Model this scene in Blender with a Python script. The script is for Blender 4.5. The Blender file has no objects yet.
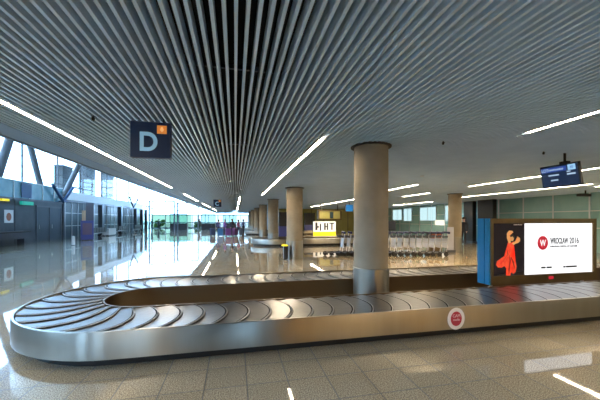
import bpy, bmesh, math, random
from mathutils import Vector, Matrix
random.seed(4)
PI = math.pi
S = bpy.context.scene
COL = S.collection
# ------------------------------------------------------------------ camera, sky, light, exposure
cam = bpy.data.cameras.new('camera'); co = bpy.data.objects.new('camera', cam); COL.objects.link(co)
cam.sensor_width = 36; cam.lens = 18.0; cam.shift_y = 20/600; cam.clip_end = 500
YAW = math.atan(65/300)
co.location = (0, 0, 1.6); co.rotation_euler = (PI/2, 0, -YAW)
S.camera = co
W = bpy.data.worlds.new('sky'); S.world = W; W.use_nodes = True
bg = W.node_tree.nodes['Background']; bg.inputs[0].default_value = (0.46, 0.72, 1.0, 1); bg.inputs[1].default_value = 5.2
S.view_settings.view_transform = 'Standard'; S.view_settings.look = 'None'
S.view_settings.exposure = 1.4; S.view_settings.gamma = 1; S.view_settings.use_curve_mapping = False
STRIP_POWER = 34.0; SIGN = .40
FILL_POWER = 200.0
H = 2.95      # underside of the slat ceiling

# ------------------------------------------------------------------ materials
def mat(name, col, rough=.5, metal=0., spec=.5, emit=None, es=0., coat=0.):
    m = bpy.data.materials.new(name); m.use_nodes = True
    b = m.node_tree.nodes['Principled BSDF']
    b.inputs['Base Color'].default_value = (*col, 1); b.inputs['Roughness'].default_value = rough
    b.inputs['Metallic'].default_value = metal; b.inputs['Specular IOR Level'].default_value = spec
    b.inputs['Coat Weight'].default_value = coat
    if emit: b.inputs['Emission Color'].default_value = (*emit, 1); b.inputs['Emission Strength'].default_value = es * (1 if 'strip' in name else SIGN)
    return m
def N(m, t, **kw):
    n = m.node_tree.nodes.new(t)
    for k, v in kw.items(): setattr(n, k, v)
    return n
def L(m, a, b): m.node_tree.links.new(a, b)
def mottled(name, c1, c2, scale=8, rough=.5, metal=0., bump=0., rr=None, stretch=(1, 1, 1), spec=.5):
    m = mat(name, c1, rough, metal, spec); b = m.node_tree.nodes['Principled BSDF']
    tc = N(m, 'ShaderNodeTexCoord'); mp = N(m, 'ShaderNodeMapping'); mp.inputs['Scale'].default_value = stretch
    n = N(m, 'ShaderNodeTexNoise'); n.inputs['Scale'].default_value = scale; n.inputs['Detail'].default_value = 5
    r = N(m, 'ShaderNodeValToRGB'); r.color_ramp.elements[0].position = .35; r.color_ramp.elements[1].position = .65
    r.color_ramp.elements[0].color = (*c1, 1); r.color_ramp.elements[1].color = (*c2, 1)
    L(m, tc.outputs['Object'], mp.inputs[0]); L(m, mp.outputs[0], n.inputs['Vector']); L(m, n.outputs['Fac'], r.inputs[0]); L(m, r.outputs[0], b.inputs['Base Color'])
    if rr:
        q = N(m, 'ShaderNodeMapRange'); q.inputs['To Min'].default_value = rr[0]; q.inputs['To Max'].default_value = rr[1]
        L(m, n.outputs['Fac'], q.inputs['Value']); L(m, q.outputs[0], b.inputs['Roughness'])
    if bump:
        u = N(m, 'ShaderNodeBump'); u.inputs['Strength'].default_value = bump; u.inputs['Distance'].default_value = .01
        L(m, n.outputs['Fac'], u.inputs['Height']); L(m, u.outputs[0], b.inputs['Normal'])
    return m
def glass(name, tint=(.9, .95, 1), refl=.12, rough=.02):
    m = bpy.data.materials.new(name); m.use_nodes = True; nt = m.node_tree
    for n in list(nt.nodes):
        if n.type == 'BSDF_PRINCIPLED': nt.nodes.remove(n)
    o = [n for n in nt.nodes if n.type == 'OUTPUT_MATERIAL'][0]
    t = N(m, 'ShaderNodeBsdfTransparent'); t.inputs[0].default_value = (*tint, 1)
    g = N(m, 'ShaderNodeBsdfGlossy'); g.inputs['Roughness'].default_value = rough
    lw = N(m, 'ShaderNodeLayerWeight'); f = N(m, 'ShaderNodeMath', operation='POWER'); L(m, lw.outputs['Facing'], f.inputs[0]); f.inputs[1].default_value = 5.0
    x = N(m, 'ShaderNodeMixShader'); L(m, f.outputs[0], x.inputs[0]); L(m, t.outputs[0], x.inputs[1]); L(m, g.outputs[0], x.inputs[2]); L(m, x.outputs[0], o.inputs[0])
    return m
def emis(name, col, s):
    return mat(name, (0.02, .02, .02), .5, emit=col, es=s)

def floor_mat():
    m = mat('polished_terrazzo', (.3, .28, .24), .09, spec=.9); nt = m.node_tree; b = nt.nodes['Principled BSDF']; b.inputs['IOR'].default_value = 1.62
    tc = N(m, 'ShaderNodeTexCoord'); sx = N(m, 'ShaderNodeSeparateXYZ'); L(m, tc.outputs['Object'], sx.inputs[0])
    def seam(out, off):
        a = N(m, 'ShaderNodeMath', operation='SUBTRACT'); L(m, out, a.inputs[0]); a.inputs[1].default_value = off
        d = N(m, 'ShaderNodeMath', operation='DIVIDE'); L(m, a.outputs[0], d.inputs[0]); d.inputs[1].default_value = .4
        f = N(m, 'ShaderNodeMath', operation='PINGPONG'); L(m, d.outputs[0], f.inputs[0]); f.inputs[1].default_value = .5
        l = N(m, 'ShaderNodeMath', operation='LESS_THAN'); L(m, f.outputs[0], l.inputs[0]); l.inputs[1].default_value = .014
        return l
    s1 = seam(sx.outputs[0], .114); s2 = seam(sx.outputs[1], 2.95)
    mx = N(m, 'ShaderNodeMath', operation='MAXIMUM'); L(m, s1.outputs[0], mx.inputs[0]); L(m, s2.outputs[0], mx.inputs[1])
    sp = N(m, 'ShaderNodeTexNoise'); sp.inputs['Scale'].default_value = 90; sp.inputs['Detail'].default_value = 3
    L(m, tc.outputs['Object'], sp.inputs['Vector'])
    r = N(m, 'ShaderNodeValToRGB'); e = r.color_ramp.elements
    e[0].position = .40; e[0].color = (.18, .155, .115, 1); e[1].position = .60; e[1].color = (.45, .385, .27, 1)
    L(m, sp.outputs['Fac'], r.inputs[0])
    # every tile of its own slight tone
    sn = N(m, 'ShaderNodeVectorMath', operation='SNAP'); sb = N(m, 'ShaderNodeVectorMath', operation='SUBTRACT'); sb.inputs[1].default_value = (.114, 2.95, 0)
    sn.inputs[1].default_value = (.4, .4, 10); L(m, tc.outputs['Object'], sb.inputs[0]); L(m, sb.outputs[0], sn.inputs[0])
    wn = N(m, 'ShaderNodeTexWhiteNoise'); L(m, sn.outputs[0], wn.inputs[0])
    mr = N(m, 'ShaderNodeMapRange'); mr.inputs['To Min'].default_value = .92; mr.inputs['To Max'].default_value = 1.06; L(m, wn.outputs['Value'], mr.inputs['Value'])
    ml = N(m, 'ShaderNodeVectorMath', operation='SCALE'); L(m, r.outputs[0], ml.inputs[0]); L(m, mr.outputs[0], ml.inputs['Scale'])
    mi = N(m, 'ShaderNodeMix', data_type='RGBA'); L(m, mx.outputs[0], mi.inputs[0]); L(m, ml.outputs[0], mi.inputs[6]); mi.inputs[7].default_value = (.03, .026, .022, 1)
    L(m, mi.outputs[2], b.inputs['Base Color'])
    rg = N(m, 'ShaderNodeMapRange'); rg.inputs['To Min'].default_value = .035; rg.inputs['To Max'].default_value = .5; L(m, mx.outputs[0], rg.inputs['Value']); L(m, rg.outputs[0], b.inputs['Roughness'])
    wv = N(m, 'ShaderNodeTexNoise'); wv.inputs['Scale'].default_value = 1.5; L(m, tc.outputs['Object'], wv.inputs['Vector'])
    bp = N(m, 'ShaderNodeBump'); bp.inputs['Strength'].default_value = .05; bp.inputs['Distance'].default_value = .02; L(m, wv.outputs['Fac'], bp.inputs['Height']); L(m, bp.outputs[0], b.inputs['Normal'])
    return m
M = {}
M['floor'] = floor_mat()
M['slat'] = mottled('grey_blue_slat_paint', (.50, .64, .78), (.56, .70, .84), 2, .40, .0)
M['void'] = mat('dark_ceiling_void', (.008, .009, .012), .9)
M['soffit'] = mat('blue_grey_soffit', (.20, .28, .38), .5)
M['strip'] = emis('warm_white_light_strip', (1, .82, .58), STRIP_POWER)
M['white_paint'] = mat('white_paint', (.75, .77, .78), .45)
M['ochre'] = mottled('ochre_wall_paint', (.52, .36, .11), (.60, .42, .14), 1.2, .6)
M['bluewall'] = mottled('blue_grey_wall', (.10, .16, .24), (.14, .20, .28), 1.2, .5)
M['steel'] = mottled('brushed_steel', (.31, .285, .24), (.345, .32, .27), 1.5, .30, .97, 0, (.29, .32), (3, 3, .3))
M['inner'] = mat('bronze_tinted_steel', (.19, .135, .08), .32, .9)
M['steel_dark'] = mat('dark_steel', (.09, .10, .12), .35, .7)
M['alu'] = mat('brushed_aluminium', (.62, .62, .62), .3, .9)
M['plinth'] = mat('black_plinth', (.01, .01, .01), .6)
M['rubber'] = mottled('black_rubber_plate', (.012, .012, .014), (.03, .03, .033), 14, .34, 0, .3, (.26, .40), spec=1.0)
M['edge_glint'] = mat('painted_edge_highlight', (.22, .22, .22), .4)  # highlight along each plate edge, put into the colour
M['concrete'] = mottled('plastered_concrete', (.27, .215, .14), (.33, .265, .18), 2.5, .6, 0, .05)
M['bronze'] = mottled('bronze_metal', (.17, .12, .055), (.21, .15, .075), 4, .35, .7)
M['blueedge'] = mat('glossy_blue_side', (.03, .24, .50), .2)
M['screen_white'] = emis('white_lightbox', (.97, .98, 1), 1.25)
M['poster_black'] = mat('poster_black', (.01, .008, .01), .25, emit=(.02, .014, .02), es=.4)
M['red'] = mat('logo_red', (.55, .02, .04), .4, emit=(.6, .02, .05), es=.5)
M['dress'] = mottled('red_dress_print', (.75, .03, .015), (.85, .14, .05), 14, .5)
M['dress_l'] = M['dress']
M['skinprint'] = mat('poster_skin', (.75, .42, .16), .5, emit=(.75, .42, .16), es=.35)
_b = M['dress'].node_tree.nodes['Principled BSDF']; _b.inputs['Emission Color'].default_value = (.8, .05, .02, 1); _b.inputs['Emission Strength'].default_value = .5*SIGN
M['foldred'] = mat('dark_red_fold', (.25, .01, .01), .5)
M['gap_shade'] = mat('painted_gap_shade', (.004, .004, .004), .8, spec=.1)  # shaded gap between plates, painted as a dark strip on top
M['ink'] = mat('black_print', (.02, .02, .02), .5)
M['logo_white'] = emis('logo_white', (1, 1, 1), 1.0)
M['matt_white'] = mat('sticker_white', (.75, .72, .7), .4)
M['sticker_red'] = mat('sticker_red', (.45, .03, .05), .4)
M['pink'] = mat('sticker_pink', (.75, .45, .45), .4)
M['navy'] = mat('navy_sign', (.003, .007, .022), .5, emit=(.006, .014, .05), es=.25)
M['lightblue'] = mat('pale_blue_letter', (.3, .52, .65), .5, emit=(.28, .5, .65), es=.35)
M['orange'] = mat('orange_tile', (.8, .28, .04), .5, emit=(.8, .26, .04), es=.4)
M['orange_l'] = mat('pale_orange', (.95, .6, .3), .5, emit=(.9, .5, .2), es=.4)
M['black'] = mat('black_plastic', (.012, .012, .014), .35)
M['scr_navy'] = emis('navy_screen', (.004, .018, .06), .9)
M['scr_blue'] = emis('blue_screen_bar', (.02, .06, .28), 1.0)
M['scr_white'] = emis('screen_text', (.5, .68, .9), .8)
M['scr_cyan'] = emis('screen_square', (.35, .65, .95), .9)
M['greypanel'] = mottled('blue_grey_wall_panel', (.065, .08, .095), (.085, .10, .115), 1.5, .55, spec=.25)
M['greyseam'] = mat('dark_seam', (.02, .025, .03), .6)
M['tealglass'] = mottled('teal_fritted_glass', (.10, .26, .32), (.17, .36, .42), 1.3, .12, spec=.8)
M['paleteal'] = mottled('pale_teal_glass', (.22, .40, .38), (.30, .48, .46), .8, .18, spec=.7)
M['darkteal'] = mottled('dark_blue_glass', (.02, .045, .065), (.035, .075, .10), 1, .3, spec=.35)
M['olive'] = mottled('yellow_olive_panel', (.42, .38, .10), (.5, .45, .15), 1, .5)
M['glass'] = glass('window_glass')
M['glass_g'] = glass('green_tinted_glass', (.72, .88, .86))
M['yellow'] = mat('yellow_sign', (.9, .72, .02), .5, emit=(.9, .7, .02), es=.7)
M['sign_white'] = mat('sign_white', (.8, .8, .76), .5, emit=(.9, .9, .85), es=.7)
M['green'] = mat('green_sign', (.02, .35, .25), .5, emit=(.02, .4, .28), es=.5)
M['violet'] = mat('violet_blue_panel', (.05, .06, .22), .3)
M['tan'] = mat('tan_picture', (.55, .36, .22), .5)
M['rustpic'] = mat('rust_picture', (.4, .12, .06), .5)
M['cartblue'] = mat('blue_plastic_handle', (.008, .016, .08), .5)
M['cartwhite'] = mat('white_cart_panel', (.80, .84, .92), .4)
M['leaf'] = mottled('shrub_leaves', (.05, .12, .03), (.12, .22, .06), 6, .7)
M['bark'] = mat('bark', (.12, .08, .05), .8)
M['tarmac'] = mottled('pale_tarmac', (.42, .43, .44), (.5, .51, .52), .3, .9)
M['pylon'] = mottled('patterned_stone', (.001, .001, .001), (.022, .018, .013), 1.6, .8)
M['deepblue'] = mat('deep_blue_banner', (.01, .06, .16), .4)
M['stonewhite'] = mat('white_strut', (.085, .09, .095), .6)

_b = M['steel'].node_tree.nodes['Principled BSDF']; _b.inputs['Anisotropic'].default_value = .85; _b.inputs['Anisotropic Rotation'].default_value = .25
_t = N(M['steel'], 'ShaderNodeTangent', direction_type='RADIAL', axis='Z'); L(M['steel'], _t.outputs[0], _b.inputs['Tangent'])      # brushed along its length
_b = M['rubber'].node_tree.nodes['Principled BSDF']; _b.inputs['Coat Weight'].default_value = .55; _b.inputs['Coat Roughness'].default_value = .26
# ------------------------------------------------------------------ mesh helpers
def link(name, me, m, parent=None, smooth=False):
    for k in (m if isinstance(m, (list, tuple)) else [m]): me.materials.append(k)
    o = bpy.data.objects.new(name, me); COL.objects.link(o)
    if parent: o.parent = parent
    if smooth:
        for p in me.polygons: p.use_smooth = True
        try: me.set_sharp_from_angle(angle=math.radians(40))
        except Exception: pass
    return o
def obj(name, bm, m, parent=None, smooth=False):
    me = bpy.data.meshes.new(name); bmesh.ops.recalc_face_normals(bm, faces=bm.faces); bm.to_mesh(me); bm.free()
    return link(name, me, m, parent, smooth)
def box(bm, x0, x1, y0, y1, z0, z1, mi=0, bev=0):
    vs = [bm.verts.new((x, y, z)) for x in (x0, x1) for y in (y0, y1) for z in (z0, z1)]
    fs = []
    for q in ((0, 1, 3, 2), (4, 6, 7, 5), (0, 4, 5, 1), (2, 3, 7, 6), (0, 2, 6, 4), (1, 5, 7, 3)):
        f = bm.faces.new([vs[i] for i in q]); f.material_index = mi; fs.append(f)
    if bev: bmesh.ops.bevel(bm, geom=list({e for f in fs for e in f.edges}), offset=bev, segments=2, affect='EDGES', profile=.5)
def B(name, dims, m, parent=None, bev=0):
    bm = bmesh.new()
    for d in (dims if isinstance(dims[0], (tuple, list)) else [dims]): box(bm, *d, bev=bev)
    return obj(name, bm, m, parent)
def tube(bm, pts, r, n=8, cap=True):
    pts = [Vector(p) for p in pts]; rings = []
    for i, p in enumerate(pts):
        d = (pts[min(i+1, len(pts)-1)] - pts[max(i-1, 0)]).normalized()
        u = d.cross(Vector((0, 0, 1)))
        if u.length < .01: u = d.cross(Vector((1, 0, 0)))
        u.normalize(); v = d.cross(u); rr = r[i] if isinstance(r, (list, tuple)) else r
        rings.append([bm.verts.new(p + rr*(math.cos(2*PI*k/n)*u + math.sin(2*PI*k/n)*v)) for k in range(n)])
    for a, b in zip(rings, rings[1:]):
        for k in range(n): bm.faces.new((a[k], a[(k+1) % n], b[(k+1) % n], b[k]))
    if cap: bm.faces.new(rings[0][::-1]); bm.faces.new(rings[-1])
def T(name, pts, r, m, parent=None, n=8):
    bm = bmesh.new(); tube(bm, pts, r, n); return obj(name, bm, m, parent, True)
def lathe(bm, prof, n=48, cx=0, cy=0):
    rings = [[bm.verts.new((cx+r*math.cos(2*PI*k/n), cy+r*math.sin(2*PI*k/n), z)) for k in range(n)] for r, z in prof]
    for a, b in zip(rings, rings[1:]):
        for k in range(n): bm.faces.new((a[k], a[(k+1) % n], b[(k+1) % n], b[k]))
    bm.faces.new(rings[0][::-1]); bm.faces.new(rings[-1])
def empty(name, loc=(0, 0, 0), rz=0, label=None, cat=None, group=None):
    o = bpy.data.objects.new(name, None); COL.objects.link(o); o.location = loc; o.rotation_euler = (0, 0, rz)
    return tag(o, label, cat, group)
def tag(o, label=None, cat=None, group=None, kind=None):
    if label: o['label'] = label
    if cat: o['category'] = cat
    if group: o['group'] = group
    if kind: o['kind'] = kind
    return o
def struct(o): o['kind'] = 'structure'; return o
def kids(o): return [c for c in COL.objects if c.parent == o]
def dup(root, loc, rz=0, label=None, group=None):
    ks = [(c, kids(c)) for c in kids(root)]
    r = root.copy(); COL.objects.link(r); r.location = loc; r.rotation_euler = (0, 0, rz)
    if label: r['label'] = label
    if group: r['group'] = group
    for c, g in ks:
        d = c.copy(); COL.objects.link(d); d.parent = r
        for e in g:
            f = e.copy(); COL.objects.link(f); f.parent = d
    return r
def prism(bm, pts, depth):   # flat outline in local x,z; front at y=0, thickness towards +y
    a = [bm.verts.new((x, 0, z)) for x, z in pts]; b = [bm.verts.new((x, depth, z)) for x, z in pts]
    bm.faces.new(a); bm.faces.new(b[::-1]); n = len(pts)
    for k in range(n): bm.faces.new((a[k], b[k], b[(k+1) % n], a[(k+1) % n]))
def disc(cx, cz, rx, rz, n=40): return [(cx+rx*math.cos(2*PI*k/n), cz+rz*math.sin(2*PI*k/n)) for k in range(n)]
def P(name, pts, depth, m, parent, loc=(0, 0, 0), rz=0):
    bm = bmesh.new(); prism(bm, pts, depth); bmesh.ops.triangulate(bm, faces=[f for f in bm.faces if len(f.verts) > 4])
    o = obj(name, bm, m, parent); o.location = loc; o.rotation_euler = (0, 0, rz); return o
def text(name, s, w, h, m, parent, loc, rz=0, depth=.002, bold=0.):
    cu = bpy.data.curves.new('t', 'FONT'); cu.body = s; cu.extrude = depth; cu.offset = bold
    o = bpy.data.objects.new('t', cu); COL.objects.link(o)
    dg = bpy.context.evaluated_depsgraph_get(); me = bpy.data.meshes.new_from_object(o.evaluated_get(dg))
    bpy.data.objects.remove(o); bpy.data.curves.remove(cu)
    xs = [v.co.x for v in me.vertices]; ys = [v.co.y for v in me.vertices]
    x0, x1, y0, y1 = min(xs), max(xs), min(ys), max(ys)
    for v in me.vertices:
        x = (v.co.x-x0)/(x1-x0)*w; z = (v.co.y-y0)/(y1-y0)*h; v.co = Vector((x, -v.co.z, z))
    me.materials.clear(); me.name = name
    o = link(name, me, m, parent); o.location = loc; o.rotation_euler = (0, 0, rz); return o

# ------------------------------------------------------------------ the setting
XL, XR, YB, YF = -16.0, 17.2, -8.0, 62.0
struct(B('floor', (XL-.5, XR+.3, YB-.3, YF+.5, -.2, 0), M['floor']))
ceil = struct(B('ceiling', (-3.6, XR, YB, YF, 3.5, 3.7), M['void']))
bm = bmesh.new(); x = -3.15
strips = [(-2.6, -6, 13.5, .062), (-2.6, 16.8, 22.5, .065), (-2.6, 26, 33, .075), (-2.6, 37, 45, .075),
          (1.42, 4.87, 16.3, .066), (4.42, -7, 3.81, .066), (9.2, -6, 10.4, .085), (6.8, 10.3, 14.5, .08), (7.62, 18.4, 30, .1),
          (9.5, 13.35, 15.8, .085), (13.1, 8.7, 15.4, .1), (14.3, 0, 9.4, .12), (14.3, 19.7, 25.5, .12), (.28, 18.8, 27, .08), (.28, 31, 40, .08)]
k = 0
while x < XR-.05:
    k += 1
    segs = [(YB, YF)]
    for sx, a, b, w in strips:                       # a slat gives way to a recessed lamp
        if abs(sx-x) < w/2+.024:
            ns = []
            for p, q in segs:
                if b < p or a > q: ns.append((p, q))
                else:
                    if a-.004 > p: ns.append((p, a-.004))
                    if b+.004 < q: ns.append((b+.004, q))
            segs = ns
    for p, q in segs:
        box(bm, x-.0125, x+.0125, p, q, H, H+.12)
    x += .077
o = obj('slats', bm, M['slat'], ceil)
B('edge_soffit', [(-3.6, -3.18, YB, YF, H, H+.10)], M['soffit'], ceil)
B('edge_fascia', [(-3.66, -3.6, YB, YF, H-.02, 3.7)], M['soffit'], ceil)
bm = bmesh.new()
for yy in range(-6, 60, 3): box(bm, -3.6, XR, yy, yy+.03, H+.13, H+.17)
obj('carrier_rails', bm, M['steel_dark'], ceil)
# high roof over the side hall
struct(B('ceiling', (XL-.4, -3.66, YB, YF, 9, 9.2), M['white_paint']))
struct(B('wall_upper', (-3.66, -3.6, YB, YF, 3.7, 9.0), M['white_paint']))
# wall behind the camera: ochre plaster to the right, blue grey to the left
struct(B('wall_back', (2.2, XR, YB-.2, YB, 0, 3.7), M['ochre']))
wb_ = struct(empty('wall_back', (0, YB, 0)))
xs = [XL, -12.6, -11.2, -8.2, -7.4, -4.9, -4.35, -2.2, -1.95, .3, .75, 2.2]
for k in range(0, len(xs), 2):
    B('pier', (xs[k], xs[k+1], -.2, 0, 0, 9 if xs[k+1] < -3.6 else 3.7), M['bluewall'], wb_)
for k in range(1, len(xs)-1, 2):  # unseen slot windows, added for daylight and vertical streaks on the steel skirt
    w = struct(empty('window_%d' % (8+k//2), (xs[k], YB, 0))); g = xs[k+1]-xs[k]; top = 9 if xs[k+1] < -4 else 3.7
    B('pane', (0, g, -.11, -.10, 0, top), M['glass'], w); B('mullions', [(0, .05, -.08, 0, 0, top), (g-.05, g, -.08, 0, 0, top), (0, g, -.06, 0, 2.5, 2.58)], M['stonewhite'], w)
# right wall
wr = struct(B('wall_right', (XR, XR+.2, YB, 36, 0, 3.7), M['paleteal']))
bm = bmesh.new()
for i in range(24):
    y = -6+i*1.75; box(bm, XR-.03, XR, y-.03, y+.03, 0, 3.5)
for z in (1.2, 2.05): box(bm, XR-.02, XR, YB, 36, z-.02, z+.02)
obj('panel_joints', bm, M['alu'], wr)
M['skyglass'] = emis('daylit_frosted_pane', (.62, .9, .95), .95)
for i, (a, b, z0, z1) in enumerate([(26.8, 28.2, 1.5, 2.75), (23.1, 25.4, 1.55, 2.75), (20.4, 21.9, 1.55, 2.75), (28.6, 30.4, 1.6, 2.7)]):
    w = struct(empty('window_%d' % (i+1), (XR, a, z0)))
    B('frame', [(-.06, 0, -.05, 0, -.05, z1-z0+.05), (-.06, 0, b-a, b-a+.05, -.05, z1-z0+.05), (-.06, 0, 0, b-a, -.05, 0), (-.06, 0, 0, b-a, z1-z0, z1-z0+.05), (-.05, 0, (b-a)/2-.02, (b-a)/2+.02, 0, z1-z0)], M['alu'], w)
    B('pane', (-.03, -.012, 0, b-a, 0, z1-z0), M['skyglass'], w)
# cross wall at the far right
wc = struct(B('wall_far', (5.2, XR, 36, 36.2, 0, 3.7), M['olive']))
B('panel_joints', [(6+i*1.6, 6.05+i*1.6, 35.97, 36, 0, 3) for i in range(7)], M['greyseam'], wc)
# left: office block with a glass parapet above it
wl = struct(B('wall_left', (XL, -14, YB, 28.7, 0, 3.02), M['greypanel']))
B('panel_joints', [(-14.0, -13.985, y-.02, y+.02, 0, 3.0) for y in (3.2, 5, 6.8, 8.6, 10.4, 12.2, 14, 15.8, 17.6, 19.4, 21.2, 23.0)], M['greyseam'], wl)
B('roof_edge', (-14.02, -13.96, 2, 28.74, 2.94, 3.06), M['steel_dark'], wl)
d1 = struct(empty('door_1', (-14, 25.1, 0)))
B('door_frame', [(0, .05, 0, .08, 0, 2.6), (0, .05, 1.55, 1.63, 0, 2.6), (0, .05, 3.1, 3.2, 0, 2.6), (0, .05, 0, 3.2, 2.55, 2.66)], M['steel_dark'], d1)
for a in (.1, 1.65):
    dl = B('door_leaf', (0.005, .03, a, a+1.43, .01, 2.54), mat('slate_door', (.05, .068, .088), .5, spec=.25), d1)
    T('door_handle', [(.07, a+.2, .95), (.07, a+.2, 1.25)], .015, M['alu'], dl)
B('corner_post', (-14.02, -13.9, 28.5, 28.75, 0, 3.0), M['steel_dark'], wl)
# glass parapet
par = struct(empty('trim_1', (-14.1, 2, 3.06)))
B('parapet_glass', (-.03, 0, -10, 26.7, 0, 1.12), M['tealglass'], par)
B('parapet_posts', [(0, .05, y, y+.05, 0, 1.15) for y in [i*1.5 for i in range(18)]], M['alu'], par)
B('parapet_rail', (-.05, .06, 0, 26.7, 1.12, 1.17), M['alu'], par)
# storefront further along
sf = struct(B('wall_left', (XL, -14.6, 28.75, 52, 0, 3.4), M['darkteal']))
B('shop_joints', [(-14.6, -14.56, 29+i*1.1, 29.05+i*1.1, 0, 3.4) for i in range(20)] + [(-14.6, -14.57, 28.75, 52, z, z+.05) for z in (1.05, 2.2)], M['alu'], sf)
struct(B('trim_2', (-15.0, -14.4, 28.75, 52, 3.4, 4.15), M['white_paint']))
struct(B('trim_3', (-14.4, -14.25, 28.75, 52, 3.2, 3.34), M['steel_dark']))
# high window wall
fac = struct(empty('window_5', (-15.6, 0, 0)))
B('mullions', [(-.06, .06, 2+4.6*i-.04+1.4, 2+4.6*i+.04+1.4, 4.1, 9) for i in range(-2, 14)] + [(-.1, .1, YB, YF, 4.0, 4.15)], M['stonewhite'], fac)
bm = bmesh.new()
for i in range(1, 7): box(bm, -.02, .02, YB, YF, 4.1+.76*i, 4.13+.76*i)
obj('glazing_rails', bm, M['stonewhite'], fac)
B('pane', (-.13, -.12, YB, YF, 4.1, 9), M['glass'], fac)
# lower glazing at the far end of the left side
lf = struct(empty('window_6', (-15.4, 52, 0)))
B('mullions', [(-.05, .05, 2*i, 2*i+.08, 0, 4.1) for i in range(6)] + [(-.05, .05, 0, 10, z, z+.08) for z in (0, 1.1, 2.6)], M['stonewhite'], lf)
B('pane', (-.12, -.11, 0, 10, 0, 4.1), M['glass_g'], lf)
# far end glazing
ef = struct(empty('window_7', (0, YF, 0)))
B('mullions', [(-15.6+2.45*i, -15.5+2.45*i, -.06, .06, 0, 9) for i in range(6)] + [(-3.4+1.5*i, -3.32+1.5*i, -.06, .06, 0, 3.5) for i in range(6)] + [(-15.6, 5.2, -.05, .05, z, z+.16) for z in (0, 1.0, 2.5)] + [(-15.6, -3.6, -.05, .05, z, z+.1) for z in (4.2, 6, 7.6)], M['steel_dark'], ef)
B('pane', [(-15.6, -3.6, .1, .11, 2.5, 9), (-3.6, 5.2, .1, .11, 2.5, 3.5)], M['glass'], ef)
B('tinted_pane', (-15.6, -8.4, .1, .11, 0, 2.5), glass('green_grey_glass', (.26, .31, .25)), ef)
B('tinted_pane', (-8.4, 5.2, .1, .11, 0, 2.5), glass('grey_glass', (.42, .42, .40)), ef)
struct(B('wall_far', (5.2, 5.4, 36.2, YF, 0, 3.7), M['bluewall']))
struct(tag(B('ground_outside', (-90, 60, -20, 160, -.5, -.22), M['tarmac'])))

# lamps in the ceiling: every strip is a thing
def where(i): return ['long light strip along the left edge of slat ceiling', 'second light strip in the left row', 'third light strip in the left row', 'farthest light strip in the left row, near the C sign',
 'long diagonal light strip left of the big column', 'light strip ending in slats right of the big column', 'long light strip passing behind the flight monitor', 'short light strip just right of the big column top',
 'light strip seen left of the big column above the yellow sign', 'small light strip between the big column and slim right column', 'light strip starting at the slim right column', 'light strip at far right below monitor height', 'faint farthest light strip along the teal wall', 'small light strip above the distant hall', 'tiny distant light strip far down the hall'][i]
for i, (sx, a, b, w) in enumerate(strips):
    t = empty('light_strip', (sx, a, H-.004), 0, 'recessed warm white ' + where(i).replace('light strip', 'ceiling light strip'), 'ceiling light')
    B('housing', [(-w/2-.008, -w/2, 0, b-a, 0, .06), (w/2, w/2+.008, 0, b-a, 0, .06), (-w/2-.008, w/2+.008, 0, b-a, .06, .07)], M['alu'], t)
    B('diffuser', (-w/2, w/2, .005, b-a-.005, .008, .03), M['strip'], t)

# warm fill lights added to the right half to turn floor and steel golden
def fill_light(x, y, e, lab):
    t = empty('fill_light', (x, y, H-.01), 0, lab, 'fill_light', 'added warm fill lights in the slat ceiling')
    bm = bmesh.new(); lathe(bm, [(.05, .03), (.06, .0), (.045, .0), (.045, .02)], 16); obj('ring', bm, M['alu'], t, True)
    ld = bpy.data.lights.new('warm_fill', 'SPOT'); ld.energy = e; ld.color = (1, .66, .30); ld.spot_size = 2.3; ld.spot_blend = .8; ld.shadow_soft_size = .08
    lo = bpy.data.objects.new('warm_fill', ld); COL.objects.link(lo); lo.parent = t; lo.location = (0, 0, -.02)
    if y < -5: ld.spot_size = 1.3; lo.rotation_euler = (-.75, 0, 0); ld.energy = e*1.5      # added behind the camera, tilted to light the ochre wall
for x, y in ((3.4, -6.6), (6.2, -6.6), (9.6, -6.6),  (5.6, 8.2), (8.2, 9.4), (11.9, 8.6), (13, -6.4),  (6.2, 13.5), (10.3, 16.5), (8, 22), (12.5, 24), (9, 31), (13, 31)):
    fill_light(x, y, FILL_POWER, 'small round warm fill light added in the slats of the right half')

# ------------------------------------------------------------------ baggage carousels
RO, RI, ZT = 1.60, .61, .42
def stadium(x0, x1, yc, r, n=20):
    p = []
    for k in range(13): p.append((x0+(x1-x0)*k/12, yc-r))
    for k in range(1, n): a = -PI/2+PI*k/n; p.append((x1+r*math.cos(a), yc+r*math.sin(a)))
    for k in range(13): p.append((x1+(x0-x1)*k/12, yc+r))
    for k in range(1, n): a = PI/2+PI*k/n; p.append((x0+r*math.cos(a), yc+r*math.sin(a)))
    return p
def sweep(bm, prof, x0, x1, yc, n=24):
    rings = [[bm.verts.new((x, y, z)) for x, y in stadium(x0, x1, yc, r, n)] for r, z in prof]
    m = len(prof); c = len(rings[0])
    for i in range(m):
        a, b = rings[i], rings[(i+1) % m]
        for k in range(c): bm.faces.new((a[k], a[(k+1) % c], b[(k+1) % c], b[k]))
def carousel_body(t, x0, x1, yc):
    bm = bmesh.new(); sweep(bm, [(RO, .12), (RO, ZT-.012), (RO-.006, ZT), (RO-.03, ZT), (RO-.03, .12)], x0, x1, yc, 32); obj('outer_skirt', bm, M['steel'], t, True)
    bm = bmesh.new(); sweep(bm, [(RI, .02), (RI, ZT-.01), (RI+.025, ZT-.01), (RI+.025, .02)], x0, x1, yc, 32); obj('inner_skirt', bm, M['inner'], t, True)
    bm = bmesh.new(); sweep(bm, [(RO-.14, 0), (RO-.14, .38), (RI+.05, .38), (RI+.05, 0)], x0, x1, yc, 24); obj('plinth', bm, M['plinth'], t)
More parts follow.
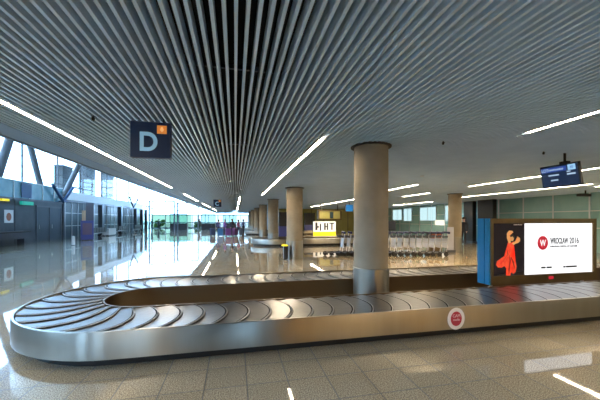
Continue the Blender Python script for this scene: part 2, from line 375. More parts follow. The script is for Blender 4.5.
def path(s, t, x0, x1, yc, r):
    Ls = x1-x0; La = PI*r; per = 2*(Ls+La); s %= per
    if s < Ls: return (x0+s, yc-r-t)
    s -= Ls
    if s < La: a = -PI/2+s/r; return (x1+(r+t)*math.cos(a), yc+(r+t)*math.sin(a))
    s -= La
    if s < Ls: return (x1-s, yc+r+t)
    s -= Ls; a = PI/2+s/r; return (x0+(r+t)*math.cos(a), yc+(r+t)*math.sin(a))
X0, X1, YC = -1.30, 8.9, 5.13
car = empty('baggage_carousel', (0, 0, 0), 0, 'large oval baggage carousel with brushed steel skirt in the foreground', 'baggage carousel')
carousel_body(car, X0, X1, YC)
RC = 1.10; WH = .455; PER = 2*(X1-X0+PI*RC); NP = 96; PITCH = PER/NP
FR = (0, .25, .55, .78, .87, .94, 1)
for i in range(NP):
    bm = bmesh.new(); NS, NT = 6, 12; g = []
    for a in range(NS+1):
        row = []
        for b in range(NT+1):
            t = -WH+2*WH*b/NT
            bulge = .17*(1-(t/WH)**2)-.10
            fr = FR[a]; s = i*PITCH + (.035+.965*fr)*PITCH + bulge
            x, y = path(s, t, X0, X1, YC, RC)
            z = ZT-.032 + .020*fr - (.005 if a == NS else 0)
            row.append((x, y, z))
        g.append(row)
    top = [[bm.verts.new(p) for p in r] for r in g]
    bot = [[bm.verts.new((p[0], p[1], p[2]-.007)) for p in r] for r in g]
    for a in range(NS):
        for b in range(NT):
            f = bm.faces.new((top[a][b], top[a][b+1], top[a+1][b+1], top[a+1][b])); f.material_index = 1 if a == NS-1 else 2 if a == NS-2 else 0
            bm.faces.new((bot[a][b], bot[a+1][b], bot[a+1][b+1], bot[a][b+1]))
    for b in range(NT):
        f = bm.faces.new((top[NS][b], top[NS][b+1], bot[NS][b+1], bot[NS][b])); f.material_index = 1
        bm.faces.new((top[0][b+1], top[0][b], bot[0][b], bot[0][b+1]))
    for a in range(NS):
        bm.faces.new((top[a][0], top[a+1][0], bot[a+1][0], bot[a][0])); bm.faces.new((top[a+1][NT], top[a][NT], bot[a][NT], bot[a+1][NT]))
    obj('belt_plate', bm, [M['rubber'], M['edge_glint'], M['gap_shade']], car, True)
st = P('sticker', disc(0, 0, .132, .148), .004, M['matt_white'], car, (2.93, YC-RO-.005, .262)); st['label'] = 'round red and white sticker'
P('sticker_disc', disc(0, 0, .085, .098), .003, M['sticker_red'], st, (0, -.003, 0))
text('sticker_text', 'CAM', .115, .04, M['pink'], st, (-.058, -.006, .022))
text('sticker_text', 'media', .10, .03, M['pink'], st, (-.05, -.006, -.025))

def far_carousel(y, label, x0=2.5, x1=12):
    t = empty('baggage_carousel', (0, 0, 0), 0, label, 'baggage carousel'); carousel_body(t, x0, x1, y)
    bm = bmesh.new(); sweep(bm, [(RO-.05, ZT-.03), (RO-.05, ZT-.01), (RI+.04, ZT-.01), (RI+.04, ZT-.03)], x0, x1, y, 24); obj('belt', bm, M['rubber'], t)
far_carousel(19.6, 'second baggage carousel with pale steel skirt behind the first round columns', 2.6, 10.8)
far_carousel(34.1, 'third baggage carousel far down the column row', 2.6, 10.2)
far_carousel(48.6, 'farthest small baggage carousel at the end of the column row', 2.6, 3.4)

# ------------------------------------------------------------------ columns
def column(x, y, r, label):
    t = empty('column', (x, y, 0), 0, label, 'column')
    bm = bmesh.new(); lathe(bm, [(r-.012, .72), (r-.012, 3.48)], 64); obj('shaft', bm, M['concrete'], t, True)
    bm = bmesh.new(); lathe(bm, [(r, 0), (r, .735), (r-.01, .742)], 64); obj('metal_base', bm, M['steel'], t, True)
    bm = bmesh.new(); n = 48
    for k in range(2): pass
    rings = [[bm.verts.new((rr*math.cos(2*PI*k/n), rr*math.sin(2*PI*k/n), z)) for k in range(n)] for rr, z in ((r-.012, H-.02), (r+.045, H-.02), (r+.045, H+.005), (r-.012, H+.005))]
    for i in range(4):
        for k in range(n): bm.faces.new((rings[i][k], rings[i][(k+1) % n], rings[(i+1) % 4][(k+1) % n], rings[(i+1) % 4][k]))
    obj('collar', bm, M['plinth'], t)
cl = ['thick round column rising inside the foreground carousel', 'second round column, standing behind the big one to its left', 'third round column in the row beside second carousel', 'fourth round column in the row toward the hall end',
      'fifth round column in the row', 'sixth round column in the row', 'farthest round column of the row']
for i, l in enumerate(cl): column(2.45, 5.13+7.24*i, .322 if i == 0 else .35, l)
column(11.1, 13.45, .325, 'slim looking round column standing alone at right beside luggage trolleys')

# ------------------------------------------------------------------ advertising light box on the carousel island
ad = empty('advertising_light_box', (4.95, 5.0, .31), 0, 'wide bronze framed light box with red dress dancer and white advertisement', 'advertising display')
w, h, d = 2.72, 1.32, .26
B('cabinet', (.01, w-.01, .03, d, .01, h-.01), M['steel_dark'], ad)
B('frame', [(0, w, 0, .05, 1.222, h), (0, w, 0, .05, 0, .17), (0, .062, 0, .05, .17, 1.222), (w-.1, w, 0, .05, .17, 1.222)], M['bronze'], ad)
s_ = B('side_panel', [(-.03, 0, .02, .12, 0, h), (-.03, 0, .14, d+.05, 0, h)], M['blueedge'], ad); s_['label'] = 'glossy blue side panel'
po = B('poster', (.062, .83, .018, .03, .17, 1.222), M['poster_black'], ad); po['label'] = 'black poster of a dancer in a red dress'
sc = B('screen', (.83, 2.62, .018, .03, .17, 1.222), M['screen_white'], ad); sc['label'] = 'bright white lit advertisement'
# dancer print, outlines in poster pixels turned to metres
def pp(pts): return [((x-50)/195*.768+.062, 1.222-(y-55)/300*1.052) for x, y in pts]
P('dress', pp([(142, 160), (158, 168), (176, 160), (178, 180), (168, 205), (160, 228), (168, 248), (188, 275), (194, 305), (188, 335), (172, 348), (160, 325), (155, 355), (140, 358), (128, 352), (135, 320), (120, 300), (100, 308), (80, 306), (68, 290), (74, 270), (96, 256), (118, 242), (128, 222), (132, 195)]), .003, M['dress'], po, (0, .013, 0))
P('arm', pp([(146, 170), (134, 140), (134, 112), (148, 96), (168, 98), (174, 108), (166, 112), (154, 106), (144, 118), (147, 140), (158, 166)]), .003, M['skinprint'], po, (0, .0125, 0))
P('arm', pp([(166, 170), (186, 158), (202, 158), (208, 148), (196, 138), (200, 130), (216, 142), (216, 158), (204, 168), (188, 172), (174, 180)]), .003, M['skinprint'], po, (0, .0125, 0))
P('head', [(x, z) for x, z in disc(*pp([(166, 140)])[0], .042, .062)], .003, M['skinprint'], po, (0, .0115, 0))
P('hair', pp([(150, 128), (160, 116), (174, 120), (182, 134), (178, 142), (168, 130), (158, 134)]), .003, M['ink'], po, (0, .010, 0))
for q in ([(132, 200), (138, 235), (112, 268), (86, 296), (118, 262), (142, 232)], [(150, 235), (158, 270), (150, 325), (146, 350), (143, 320), (150, 275)], [(160, 245), (178, 280), (182, 320), (172, 290), (158, 256)]):
    P('dress_fold', pp(q), .002, M['foldred'], po, (0, .0115, 0))
P('stage_floor', pp([(52, 352), (243, 330), (243, 354), (52, 354)]), .002, M['dress'] if False else M['steel_dark'], po, (0, .0155, 0))
lg = P('logo', disc(6.24-4.95, 1.125-.31, .135, .145), .003, M['red'], sc, (0, .014, 0))
text('logo_letter', 'W', .15, .13, M['logo_white'], sc, (6.24-4.95-.075, .011, 1.125-.31-.065), bold=.01)
text('headline', 'WROCŁAW', .47, .13, M['ink'], sc, (6.43-4.95, .012, .79), bold=.02)
text('headline', '2016', .25, .13, M['ink'], sc, (6.43-4.95+.51, .012, .79), bold=.008)
text('subline', 'EUROPEAN CAPITAL OF CULTURE', .72, .034, M['ink'], sc, (6.43-4.95, .012, .72), bold=.03)
for a, b in ((1.25, 1.36), (1.39, 1.52), (1.83, 1.88), (1.90, 2.19)): B('small_print', (a, b, .013, .018, .285, .32), M['ink'], sc)
for a in (.12, 2.5): T('foot', [(a, .13, -.31), (a, .13, .01)], .03, M['alu'], ad, 12)
text('small_print', 'EUROPEAN', .2, .02, M['matt_white'], po, (.56, .014, 1.185))
rb = B('button', (1.42, 1.54, -.01, .0, .06, .12), M['red'], ad); rb['label'] = 'red mark on the lower frame'

# ------------------------------------------------------------------ hanging signs
def gate_sign(letter, x, y, z, label, W_=.49, H_=.47):
    t = empty('hanging_sign', (x+.015, y, z), 0, label, 'sign')
    B('sign_panel', (0, W_, 0, .09, 0, H_), M['navy'], t, .004)
    text('letter', letter, .215, .25, M['lightblue'], t, (.115, -.002, .085), bold=.028)
    a = B('arrow_tile', (.325, .445, -.004, 0, .32, .43), M['orange'], t)
    P('arrow', [(.385, .34), (.41, .367), (.393, .367), (.393, .41), (.377, .41), (.377, .367), (.36, .367)], .002, M['orange_l'], a, (0, -.006, 0))
    for q in (.1, W_-.1): T('hanger', [(q, .045, H_), (q, .045, 3.5-z)], .006, M['steel_dark'], t)
gate_sign('D', -1.345, 4.27, 2.42, 'dark navy hanging sign with pale letter D and orange tile')
gate_sign('C', -1.345, 19.6, 2.42, 'small distant navy hanging sign with letter C')

# flight monitor facing left, tilted down
mo = empty('flight_monitor', (6.5, 4.92, 2.95), 0, 'black ceiling hung flight monitor with blue screen at upper right', 'monitor')
hd = B('casing', (0, .07, -.375, .375, -.47, 0), M['black'], mo, .008)
hd.location = (0.0, 0, -.21); hd.rotation_euler = (0, math.radians(-11), 0)
hs = B('screen', (-.004, 0, -.35, .35, -.435, -.03), M['scr_navy'], hd)
# local helper: u runs from left (far, +y) to right (near) as seen, v downwards
def sb(n, u0, u1, v0, v1, m): return B(n, (-.007, -.004, .35-u1*.7, .35-u0*.7, -.03-v1*.405, -.03-v0*.405), m, hs)
sb('title_bar', .0, .72, .03, .27, M['scr_blue']); sb('logo_tile', .76, .96, .0, .27, M['scr_cyan']); sb('tile_center', .82, .90, .07, .2, M['scr_blue'])
text('heading', 'LOT', .14, .065, M['scr_white'], hs, (-.0075, .335, -.125), -PI/2, bold=.01)
for u0, u1, v0, v1 in ((.22, .64, .12, .2), (.2, .5, .4, .47), (.72, .82, .30, .36), (.72, .94, .42, .5), (.25, .46, .66, .73)): sb('text_row', u0, u1, v0, v1, M['scr_white'])
T('hanging_pole', [(.05, -.1, -.24), (.05, -.1, .55)], .022, M['black'], mo)
B('mount_bracket', (.0, .1, -.17, -.03, -.24, -.16), M['black'], mo)

# ceiling fittings
def sensor(x, y, label):
    t = empty('ceiling_sensor', (x, y, H), 0, label, 'sensor')
    bm = bmesh.new(); lathe(bm, [(.008, -.05), (.018, -.04), (.02, -.02), (.012, 0), (.008, .02)], 14); obj('housing', bm, M['black'], t, True)
    T('bracket', [(0, 0, -.03), (.05, .0, .01)], .005, M['black'], t)
sensor(3.52, 4.55, 'small black sensor on the slats right of big column top')
sensor(5.99, 4.8, 'small black sensor above the flight monitor')
sensor(-1.82, 4.42, 'small black sensor on the slats at left of D sign')
cc = empty('security_camera', (15.6, 10.6, H), 0, 'black security camera under the ceiling at the far right edge', 'camera')
T('arm', [(0, 0, 0), (0, 0, -.16)], .03, M['black'], cc); B('body', (-.42, .25, -.08, .08, -.28, -.16), M['black'], cc, .02); B('lens', (-.46, -.42, -.05, .05, -.26, -.18), M['black'], cc)

# ------------------------------------------------------------------ luggage trolleys
def trolley():
    t = empty('luggage_trolley')
    # forward is +x; side rails, platform, rear frame with handle, white board
    bm = bmesh.new()
    for y in (-.24, .24):
        tube(bm, [(-.35, y, .16), (.15, y*.9, .15), (.42, y*.55, .14)], .02, 8)
        tube(bm, [(-.35, y, .16), (-.33, y, .07)], .02, 8)
    tube(bm, [(.42, -.132, .14), (.42, .132, .14)], .014, 8); tube(bm, [(-.35, -.24, .16), (-.35, .24, .16)], .014, 8); tube(bm, [(.42, 0, .14), (.38, 0, .07)], .02, 8)
    c = obj('chassis', bm, M['steel_dark'], t, True); c['label'] = 'dark wheeled chassis'
    bm = bmesh.new()
    for y in (-.24, .24): tube(bm, [(-.35, y, .16), (-.40, y, .55), (-.46, y, .98)], .016, 8)
    tube(bm, [(-.405, -.24, .60), (-.405, .24, .60)], .010, 8)
    obj('frame', bm, M['alu'], t, True)
    bm = bmesh.new()
    for i in range(7): y = -.2+i*.0667; tube(bm, [(-.35, y, .17), (.35, y*.7, .16)], .005, 6)
    obj('platform', bm, M['steel_dark'], t, True)
    bm = bmesh.new(); tube(bm, [(-.46, -.27, .98), (-.47, -.27, 1.04), (-.47, .27, 1.04), (-.46, .27, .98)], .045, 10); obj('handle', bm, M['cartblue'], t, True)
    B('basket', [(-.44, -.22, -.22, .22, .82, .832), (-.225, -.215, -.22, .22, .82, .92), (-.44, -.22, -.222, -.216, .82, .9), (-.44, -.22, .216, .222, .82, .9)], M['steel_dark'], t)
    p = B('board', (-.425, -.405, -.235, .235, .36, .78), M['cartwhite'], t); p['label'] = 'white advertising board'
    for x, y in ((-.33, -.25), (-.33, .25), (.38, 0)):
        bm = bmesh.new(); tube(bm, [(x, y-.03, .10), (x, y+.022, .10)], .10, 14); obj('wheel', bm, M['plinth'], t, True)
    return t
tr0 = trolley(); nT = 17
for i in range(nT):
    f = i/(nT-1); x = 4.35+4.45*f; y = 12.95-1.1*f
    a = math.radians(172)
    if i == nT-1: lab = 'luggage trolley at the right end of the row, nearest the slim column'
    elif i == 0: lab = 'luggage trolley at the left end of the nested row'
    elif x < 5.1: lab = 'nested luggage trolley with white board seen left of the big column'
    else: lab = 'nested luggage trolley with white board in the row right of the big column'
    o = tr0 if i == 0 else dup(tr0, (x, y, 0), a)
    o.location = (x, y, 0); o.rotation_euler = (0, 0, a); o['label'] = lab; o['category'] = 'luggage trolley'; o['group'] = 'nested luggage trolleys' + ('' if 0 < i < nT-1 else ' row ends')

# ------------------------------------------------------------------ people
def person(x, y, face, hgt, top, legs, label, hairc=(.05, .03, .02), skirt=False, step=.0, carry=0):
    sc = hgt/1.75
    vs, rs, es = [], [], []
    def v(p, r, par=None):
        vs.append(Vector(p)*sc); rs.append(r*sc); i = len(vs)-1
        if par is not None: es.append((par, i))
        return i
    pel = v((0, 0, .95), .135); wa = v((0, 0, 1.12), .115, pel); ch = v((0, .01, 1.32), .145, wa); nk = v((0, .0, 1.47), .055, ch)
    hd = v((0, .01, 1.55), .075, nk); h2 = v((0, .015, 1.64), .095, hd); h3 = v((0, .005, 1.70), .07, h2)
    v((0, .10, 1.60), .016, hd)
    for s in (-1, 1):
        v((s*.085, 0, 1.62), .018, h2)
        st = step*s
        hp = v((s*.09, 0, .88), .095, pel); kn = v((s*.10, .02+st*.5, .50), .062, hp); an = v((s*.10, -.02+st, .09), .042, kn); v((s*.11, .13+st, .035), .034, an)
        sh = v((s*.18, 0, 1.40), .062, ch); el = v((s*.25, -.03-st*.3, 1.12), .042, sh); wr = v((s*.25, .07-st*.3, .89), .028, el); pm = v((s*.245, .09-st*.3, .82), .026, wr)
        for q, (dy, ln) in enumerate(((-.028, .075), (-.01, .085), (.01, .08), (.028, .065))): v((s*.243, .095+dy-st*.3, .82-ln), .009, pm)
        v((s*.225, .14-st*.3, .80), .010, wr)
    me = bpy.data.meshes.new('body'); me.from_pydata([tuple(p) for p in vs], es, [])
    o = bpy.data.objects.new('tmp', me); COL.objects.link(o)
    sk = o.modifiers.new('s', 'SKIN'); su = o.modifiers.new('u', 'SUBSURF'); su.levels = 2; su.render_levels = 2
    for i, d in enumerate(me.skin_vertices[0].data): d.radius = (rs[i], rs[i]*(.8 if i in (0, 1, 2) else 1)); d.use_root = (i == 0)
    m2 = bpy.data.meshes.new_from_object(o.evaluated_get(bpy.context.evaluated_depsgraph_get())); bpy.data.objects.remove(o); m2.name = 'body'; m2.materials.clear()
    t = empty('person', (x, y, 0), face, label, 'person')
    sm = bpy.data.materials.get('skin') or mat('skin', (.55, .33, .24), .5)
    bo = link('body', m2, [sm, mat('top', top, .8), mat('trousers', legs, .8), M['black']], t, True)
    for p in m2.polygons:
        c = p.center/sc
        p.material_index = 3 if c.z < .09 else 2 if c.z < .96 and abs(c.x) < .21 else 1 if c.z < 1.45 and not (c.z < .9) else 0
        if .86 < c.z <= .9: p.material_index = 1 if abs(c.x) > .2 else 2
    bm = bmesh.new(); bmesh.ops.create_uvsphere(bm, u_segments=14, v_segments=10, radius=.108*sc, matrix=Matrix.Translation((0, -.022*sc, 1.665*sc)))
    bmesh.ops.scale(bm, vec=(1, 1.08, 1.05), verts=bm.verts, space=Matrix.Translation((0, .022*sc, -1.665*sc)))
    obj('hair', bm, mat('hair', hairc, .7), t, True)
    bm = bmesh.new()
    for s in (-1, 1): bmesh.ops.create_uvsphere(bm, u_segments=8, v_segments=6, radius=.012*sc, matrix=Matrix.Translation((s*.032*sc, .098*sc, 1.645*sc)))
    obj('eyes', bm, M['plinth'], t, True)
    return t
person(14.7, 17.0, PI*.6, 1.78, (.02, .02, .025), (.02, .02, .025), 'person in dark clothes standing by the teal wall right of slim column')
person(-5.47, 49.5, 0, 1.72, (.05, .03, .03), (.03, .03, .04), 'distant person in dark clothes between two counters', step=.08)
ppl = [(-1.7, 32.5, (.05, .05, .2), (.02, .02, .05), 'person in navy top left of a distant group'), (-1.0, 31.2, (.12, .05, .22), (.03, .03, .09), 'person in violet top in distant group'),
       (-.3, 32.8, (.03, .03, .05), (.03, .03, .06), 'person in black in the middle of a distant group'), (.35, 31.6, (.25, .05, .09), (.02, .02, .05), 'person in dark red top right in distant group'), (.9, 34, (.04, .06, .2), (.02, .02, .03), 'person in blue at the right end of distant group')]
for i, (x, y, a, b, l) in enumerate(ppl): person(x, y, PI*(.2+.5*i), 1.62+.05*(i % 3), a, b, l, step=.05)
for x, y, l in ((-12.9, 48.5, 'leftmost dark clothed person at the far shop front'), (-12.6, 50.3, 'dark clothed person at the far shop front, right of another'), (-12.0, 52, 'dark clothed person beside the far glass counter')):
    person(x, y, 1.0, 1.75, (.02, .03, .04), (.02, .02, .03), l)
# their cases
def suitcase(x, y, rz, col, label, s=1):
    t = empty('suitcase', (x, y, 0), rz, label, 'suitcase')
    B('shell', (-.22*s, .22*s, -.13*s, .13*s, .06, .68*s), mat('case', col, .4), t, .03)
    T('handle', [(-.1, .08, .66*s), (-.1, .08, .95*s), (.1, .08, .95*s), (.1, .08, .66*s)], .010, M['steel_dark'], t)
    for a in (-.16, .16):
        for b in (-.08, .08):
            bm = bmesh.new(); tube(bm, [(a-.012, b, .03), (a+.012, b, .03)], .03, 10); obj('wheel', bm, M['plinth'], t, True)
for i, (x, y, c, l) in enumerate([(-1.4, 30.6, (.02, .12, .3), 'blue upright suitcase before a distant group of people'), (-.65, 30.4, (.12, .04, .2), 'violet suitcase before a distant group of people'), (-2.2, 31.4, (.03, .05, .12), 'dark navy suitcase at the left of distant group'),
    (.0, 30.9, (.14, .05, .16), 'plum suitcase in the middle of distant group'), (.7, 30.8, (.03, .03, .04), 'black suitcase at the right of distant group')]): suitcase(x, y, .3*i, c, l, 1.15)

# ------------------------------------------------------------------ left hall furniture
tp = empty('advertising_totem', (-11.4, 26.7, 0), math.radians(25), 'violet blue totem with tan picture standing at the left hall', 'totem')
B('cabinet', (-.42, .42, -.2, .2, .05, 1.55), M['violet'], tp, .02); B('foot', (-.36, .36, -.16, .16, 0, .06), M['black'], tp)
B('upper_panel', (-.10, .42, -.05, .08, 1.55, 2.95), M['steel_dark'], tp); u = B('picture', (-.34, -.1, -.06, .04, 1.55, 2.35), M['tan'], tp)
B('poster', (-.3, .3, -.215, -.2, .45, 1.35), mat('violet_poster', (.14, .08, .12), .4), tp)
bo = empty('bollard', (-10.0, 21.6, 0), 0, 'short white post on the floor at the left', 'post')
bm = bmesh.new(); lathe(bm, [(.09, 0), (.09, .5), (.075, .58), (.0001, .6)], 20); obj('post', bm, M['matt_white'], bo, True); bm = bmesh.new(); lathe(bm, [(.13, 0), (.13, .02), (.1, .03)], 20); obj('base', bm, M['steel_dark'], bo, True)
ct = empty('counter', (-13.6, 19.5, 0), 0, 'long dark counter against the grey office block at left edge', 'counter')
B('counter_top', (-.38, .3, -1.6, 3.9, .80, .88), M['black'], ct); B('front', (-.36, .22, -1.5, 3.8, .4, .80), M['steel_dark'], ct)
for y in (-1.4, 1.1, 3.6): B('leg', (-.3, .1, y-.05, y+.05, 0, .40), M['steel_dark'], ct)
pc = empty('wall_poster', (-13.97, 22.05, 1.42), 0, 'small pale poster with rust picture on the grey office block', 'poster'); B('sheet', (-.015, 0, 0, .78, 0, .82), M['matt_white'], pc)
P('picture', [(a, b) for a, b in disc(.38, .38, .22, .26, 12)], .004, M['rustpic'], pc, (.006, 0, 0), PI/2)
tag(B('exit_sign', (-13.97, -13.85, 23.4, 24.6, 2.62, 2.86), M['green']), 'small green lit sign above the grey office wall', 'sign')
tag(B('wall_sign', (-13.97, -13.85, 21.7, 22.3, 2.78, 2.92), M['yellow']), 'small yellow sign at the top left corner of office block', 'sign')
tag(B('banner', (-14.05, -14.02, 23.7, 24.7, 3.12, 4.12), M['deepblue']), 'deep blue banner hanging on the glass parapet', 'banner')

def strut(pts, r, m, label):
    t = empty('steel_strut', pts[0], 0, label, 'strut'); q = [tuple(a-b for a, b in zip(p, pts[0])) for p in pts]
    T('tube', q, r, m, t, 12); B('end_plate', (-.25, .25, -.25, .25, -.05, .02), M['steel_dark'], t)
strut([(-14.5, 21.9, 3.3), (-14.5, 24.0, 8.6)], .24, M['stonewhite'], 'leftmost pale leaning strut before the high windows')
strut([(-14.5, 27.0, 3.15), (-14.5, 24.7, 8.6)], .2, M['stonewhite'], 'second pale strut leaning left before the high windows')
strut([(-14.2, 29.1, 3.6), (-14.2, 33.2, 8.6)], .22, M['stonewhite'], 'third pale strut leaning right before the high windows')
vs = empty('v_support', (-13.8, 28.2, 3.09), 0, 'dark blue V shaped support on the roof of grey office block', 'support')
T('arm', [(0, 0, .05), (0, -1.5, 1.3)], .11, M['deepblue'], vs); T('arm', [(0, 0, 0), (0, 1.6, 1.35)], .11, M['deepblue'], vs); T('arm', [(0, 1.6, 1.35), (0, 3.0, 1.4)], .08, M['deepblue'], vs); B('foot', (-.2, .2, -.25, .25, -.02, .1), M['deepblue'], vs)
v2 = empty('v_support', (-13.9, 46.0, 3.3), 0, 'distant grey V shaped support above the shop front', 'support')
T('arm', [(0, 0, 0), (0, -1.6, 1.4)], .1, M['steel_dark'], v2); T('arm', [(0, 0, 0), (0, 2.0, 1.4)], .1, M['steel_dark'], v2); T('tie', [(0, -1.6, 1.4), (0, 2.0, 1.4)], .07, M['steel_dark'], v2)

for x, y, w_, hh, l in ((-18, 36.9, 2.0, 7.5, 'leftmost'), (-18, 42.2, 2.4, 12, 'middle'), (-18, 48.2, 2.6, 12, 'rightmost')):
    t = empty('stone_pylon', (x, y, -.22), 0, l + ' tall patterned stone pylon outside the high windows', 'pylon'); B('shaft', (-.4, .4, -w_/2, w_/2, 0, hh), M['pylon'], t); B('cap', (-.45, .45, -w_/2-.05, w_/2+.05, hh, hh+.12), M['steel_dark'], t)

pn = ['nearest', 'second nearest', 'third', 'fourth', 'farthest']
for i, (y, w_) in enumerate(((35.4, .5), (40.8, .5), (46.6, .45), (49.4, .4), (51.6, .4))):
    t = empty('shop_pillar', (-13.8, y, 0), 0, pn[i] + ' dark square pillar in front of the blue shop front', 'pillar')
    B('shaft', (-.2, .2, -w_/2, w_/2, .08, 3.2), M['steel_dark'], t); B('base', (-.23, .23, -w_/2-.03, w_/2+.03, 0, .08), M['plinth'], t)
for x, y, l in ((16.6, 18.6, 'black full height pillar left of the advertising box, against teal wall'), (16.4, 16.9, 'wide black pillar just above the blue side of the advertising box')):
    t = empty('black_pillar', (x, y, 0), 0, l, 'pillar'); ww = .42 if y > 18 else .62
    B('shaft', (-.15, .15, -ww, ww, .1, 2.94), M['black'], t); B('base', (-.18, .18, -ww-.03, ww+.03, 0, .1), M['steel_dark'], t)

def bench(x, y, rz, n, label):
    t = empty('waiting_bench', (x, y, 0), rz, label, 'bench')
    for i in range(n):
        a = (i-n/2)*.58; B('seat', (a, a+.52, -.25, .22, .40, .45), M['black'], t, .01); B('backrest', (a, a+.52, .2, .25, .47, .9), M['black'], t, .01)
    B('beam', (-n*.29, n*.29, -.03, .03, .33, .40), M['alu'], t)
    for a in (-n*.25, n*.25): T('leg', [(a, -.2, 0), (a, 0, .34)], .02, M['alu'], t); T('leg', [(a, .2, 0), (a, 0, .34)], .02, M['alu'], t)
for x, y, l in ((-12.6, 31.5, 'black waiting bench beside the violet totem'), (-12.8, 38, 'black waiting bench between the first two shop pillars'), (-12.8, 43.6, 'black waiting bench beyond the second shop pillar')): bench(x, y, -PI/2, 5, l)
t = empty('display_case', (-12.6, 34.2, 0), 0, 'low pale display case near the shop pillars', 'display'); B('body', (-.3, .3, -.9, .9, .1, .75), M['matt_white'], t); B('foot', (-.25, .25, -.8, .8, 0, .1), M['black'], t)

def booth(x, y, w_, label):
    t = empty('glass_booth', (x, y, 0), 0, label, 'booth')
    B('counter_base', (-w_/2, w_/2, -.5, .5, .0, 1.05), M['black'], t); B('glass_panel', (-w_/2, w_/2, -.5, -.48, 1.05, 2.5), M['glass_g'], t)
    for a in (-w_/2, 0, w_/2): B('post', (a-.04, a+.04, -.52, -.44, 1.05, 2.5), M['steel_dark'], t)
    B('top_rail', (-w_/2-.03, w_/2+.03, -.55, .5, 2.5, 2.6), M['alu'], t)
booth(-8.9, 52, 2.6, 'left distant glass booth with black counter base'); booth(-4.3, 52, 2.2, 'right distant glass booth with black counter base')
booth(-.9, 54, 2.2, 'distant glass booth behind the group of people')
def portal(x, y, w_, h_, label):
    t = empty('portal_frame', (x, y, 0), 0, label, 'frame')
    for a in (-w_/2, w_/2): B('post', (a-.08, a+.08, -.08, .08, 0, h_), M['steel_dark'], t)
    B('beam', (-w_/2, w_/2, -.08, .08, h_-.16, h_), M['steel_dark'], t); B('lower_beam', (-w_/2, w_/2, -.06, .06, h_-1.15, h_-1.03), M['steel_dark'], t)
portal(-9.2, 41.5, 3.0, 4.1, 'left dark steel portal frame in the distant bright hall'); portal(-6.1, 42, 2.6, 3.9, 'right dark steel portal frame in the distant bright hall')

# waste bin left of the second column
wb = empty('waste_bin', (2.0, 12.0, 0), 0, 'black waste bin with yellow lid beside the second round column', 'bin')
B('body', (-.09, .09, -.12, .12, .02, .55), M['black'], wb, .01); B('lid', (-.15, .08, -.13, .13, .55, .60), M['yellow'], wb, .01)

# ------------------------------------------------------------------ rental desk with yellow sign at the far right
rd = empty('rental_desk', (7.35, 24.2, 0), 0, 'rental desk backdrop with white panel over a yellow band', 'desk')
B('backdrop', (-1.0, 1.0, 0, .1, .1, 1.5), M['steel_dark'], rd); wp = B('white_panel', (-.98, .98, -.02, 0, .62, 1.48), M['sign_white'], rd); B('yellow_band', (-.98, .98, -.025, 0, .12, .62), M['yellow'], rd)
for a, b, c, d_ in ((-.8, -.62, .75, 1.4), (-.62, -.5, .95, 1.1), (-.42, -.3, .7, 1.3), (-.05, .1, .75, 1.35), (.1, .2, 1.0, 1.1), (.2, .32, .75, 1.35), (.42, .85, 1.28, 1.38), (.58, .7, .75, 1.3)): B('dark_print', (a, b, -.028, -.02, c, d_), M['ink'], wp)
B('foot', (-.9, .9, -.15, .25, 0, .1), M['black'], rd)
bh = empty('bulkhead_sign', (8.0, 25.0, 0), 0, 'dark framed hanging bulkhead with olive face above the yellow sign', 'sign')
B('frame', [(-.95, 1.15, 0, .5, 1.62, 1.72), (-.95, 1.15, 0, .5, 2.36, 2.46), (-.95, -.85, 0, .5, 1.72, 2.36), (1.02, 1.15, 0, .5, 1.72, 2.36)], M['bronze'], bh); B('face', (-.85, 1.02, .05, .12, 1.72, 2.36), M['olive'], bh); B('hanger', [(-.7, -.64, .2, .26, 2.46, 3.4), (.84, .9, .2, .26, 2.46, 3.4)], M['steel_dark'], bh)
B('lower_frame', (.1, .4, .0, .04, 1.75, 2.3), M['darkteal'], bh)
bs = empty('hanging_sign', (8.3, 21.4, 2.25), 0, 'small bright blue hanging sign left of the big column', 'sign'); B('sign_panel', (-.1, .45, 0, .08, 0, .5), mat('bright_blue_sign', (.02, .2, .5), .4, emit=(.02, .2, .55), es=.5), bs); B('hanger', (.15, .19, .02, .06, .5, 1.2), M['steel_dark'], bs)
B('frame', (-.13, -.1, -.01, .09, -.03, .53), M['violet'], bs)
kd = ['dark shop cabinet between the columns', 'tall black cabinet by the cross wall', 'dark shop cabinet further right on the cross wall']
for i, (x, y, w_, z1) in enumerate(((4.2, 26, .9, 2.3), (8.3, 33, 1.2, 2.4), (5.9, 30, .7, 2.5))):
    t = empty('shop_cabinet', (x, y, 0), 0, kd[i], 'cabinet'); B('body', (-w_/2, w_/2, 0, .5, 1.05, z1), M['black'], t); B('lower_body', (-w_/2, w_/2, 0, .5, .05, 1.05), M['violet'], t); B('plinth', (-w_/2+.05, w_/2-.05, .05, .45, 0, .06), M['plinth'], t)
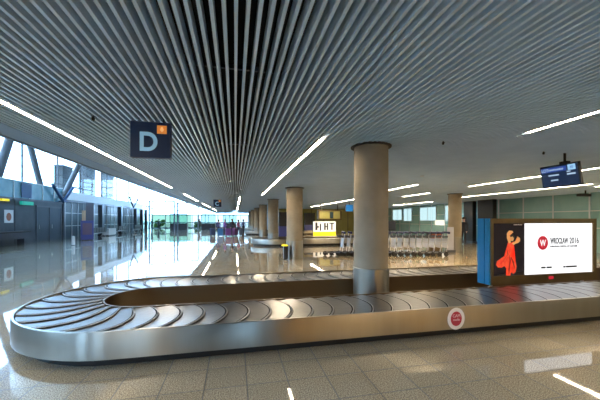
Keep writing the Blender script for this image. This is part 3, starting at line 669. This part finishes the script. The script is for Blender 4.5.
# black info screen above the trolleys
t = empty('info_screen', (9.2, 16.7, 0), -.2, 'black screen on a post behind the row of trolleys', 'screen'); B('casing', (-.35, .38, 0, .09, .95, 1.55), mat('dark_blue_black', (.012, .02, .035), .4), t, .01); T('post', [(0, .05, 0), (0, .05, .96)], .035, M['steel_dark'], t); B('base_plate', (-.25, .25, -.15, .25, 0, .02), M['steel_dark'], t)
t = empty('wall_notice', (XR-.04, 22.6, 1.15), 0, 'white notice on teal wall below the bright windows', 'notice'); B('sheet', (-.02, 0, -.6, .6, 0, .45), M['sign_white'], t)
t = empty('snack_cabinet', (9.6, 12.9, 0), -.15, 'small brown and black cabinet behind the last trolleys', 'cabinet'); B('body', (-.3, .3, 0, .4, .55, 1.0), M['black'], t); B('door', (-.24, .24, -.02, 0, .62, .92), M['rustpic'], t); B('lower_body', (-.3, .3, .02, .4, .05, .55), M['bronze'], t); B('plinth', (-.26, .26, .04, .36, 0, .05), M['plinth'], t)
t = empty('barrier_board', (10.4, 12.9, 0), -.3, 'grey white barrier board left of the slim column', 'board'); B('board', (-.16, .16, 0, .04, .12, 1.25), mat('lilac_grey', (.5, .5, .56), .4), t, .01); B('foot', (-.18, .18, -.15, .2, 0, .12), M['steel_dark'], t)

# shrubs outside the far glazing
for i, (x, y, s) in enumerate(((-19.2, 66, 1.1), (-15.2, 67, 1.0), (-11.6, 66.5, .8), (-8, 68, .8), (-4, 67, .7))):
    t = empty('shrub', (x, y, -.22), 0, ['leftmost', 'second', 'middle', 'fourth', 'rightmost'][i] + ' green shrub outside the far glass wall', 'shrub')
    bm = bmesh.new()
    for k in range(9):
        q = Vector((random.uniform(-1, 1)*s*.7, random.uniform(-.6, .6)*s, random.uniform(.5, 1.5)*s)); bmesh.ops.create_icosphere(bm, subdivisions=2, radius=s*random.uniform(.35, .55), matrix=Matrix.Translation(q))
    for v in bm.verts: v.co += Vector((random.uniform(-1, 1), random.uniform(-1, 1), random.uniform(-1, 1)))*.07*s
    obj('foliage', bm, M['leaf'], t); T('stem', [(0, 0, 0), (0, 0, s)], .07, M['bark'], t)
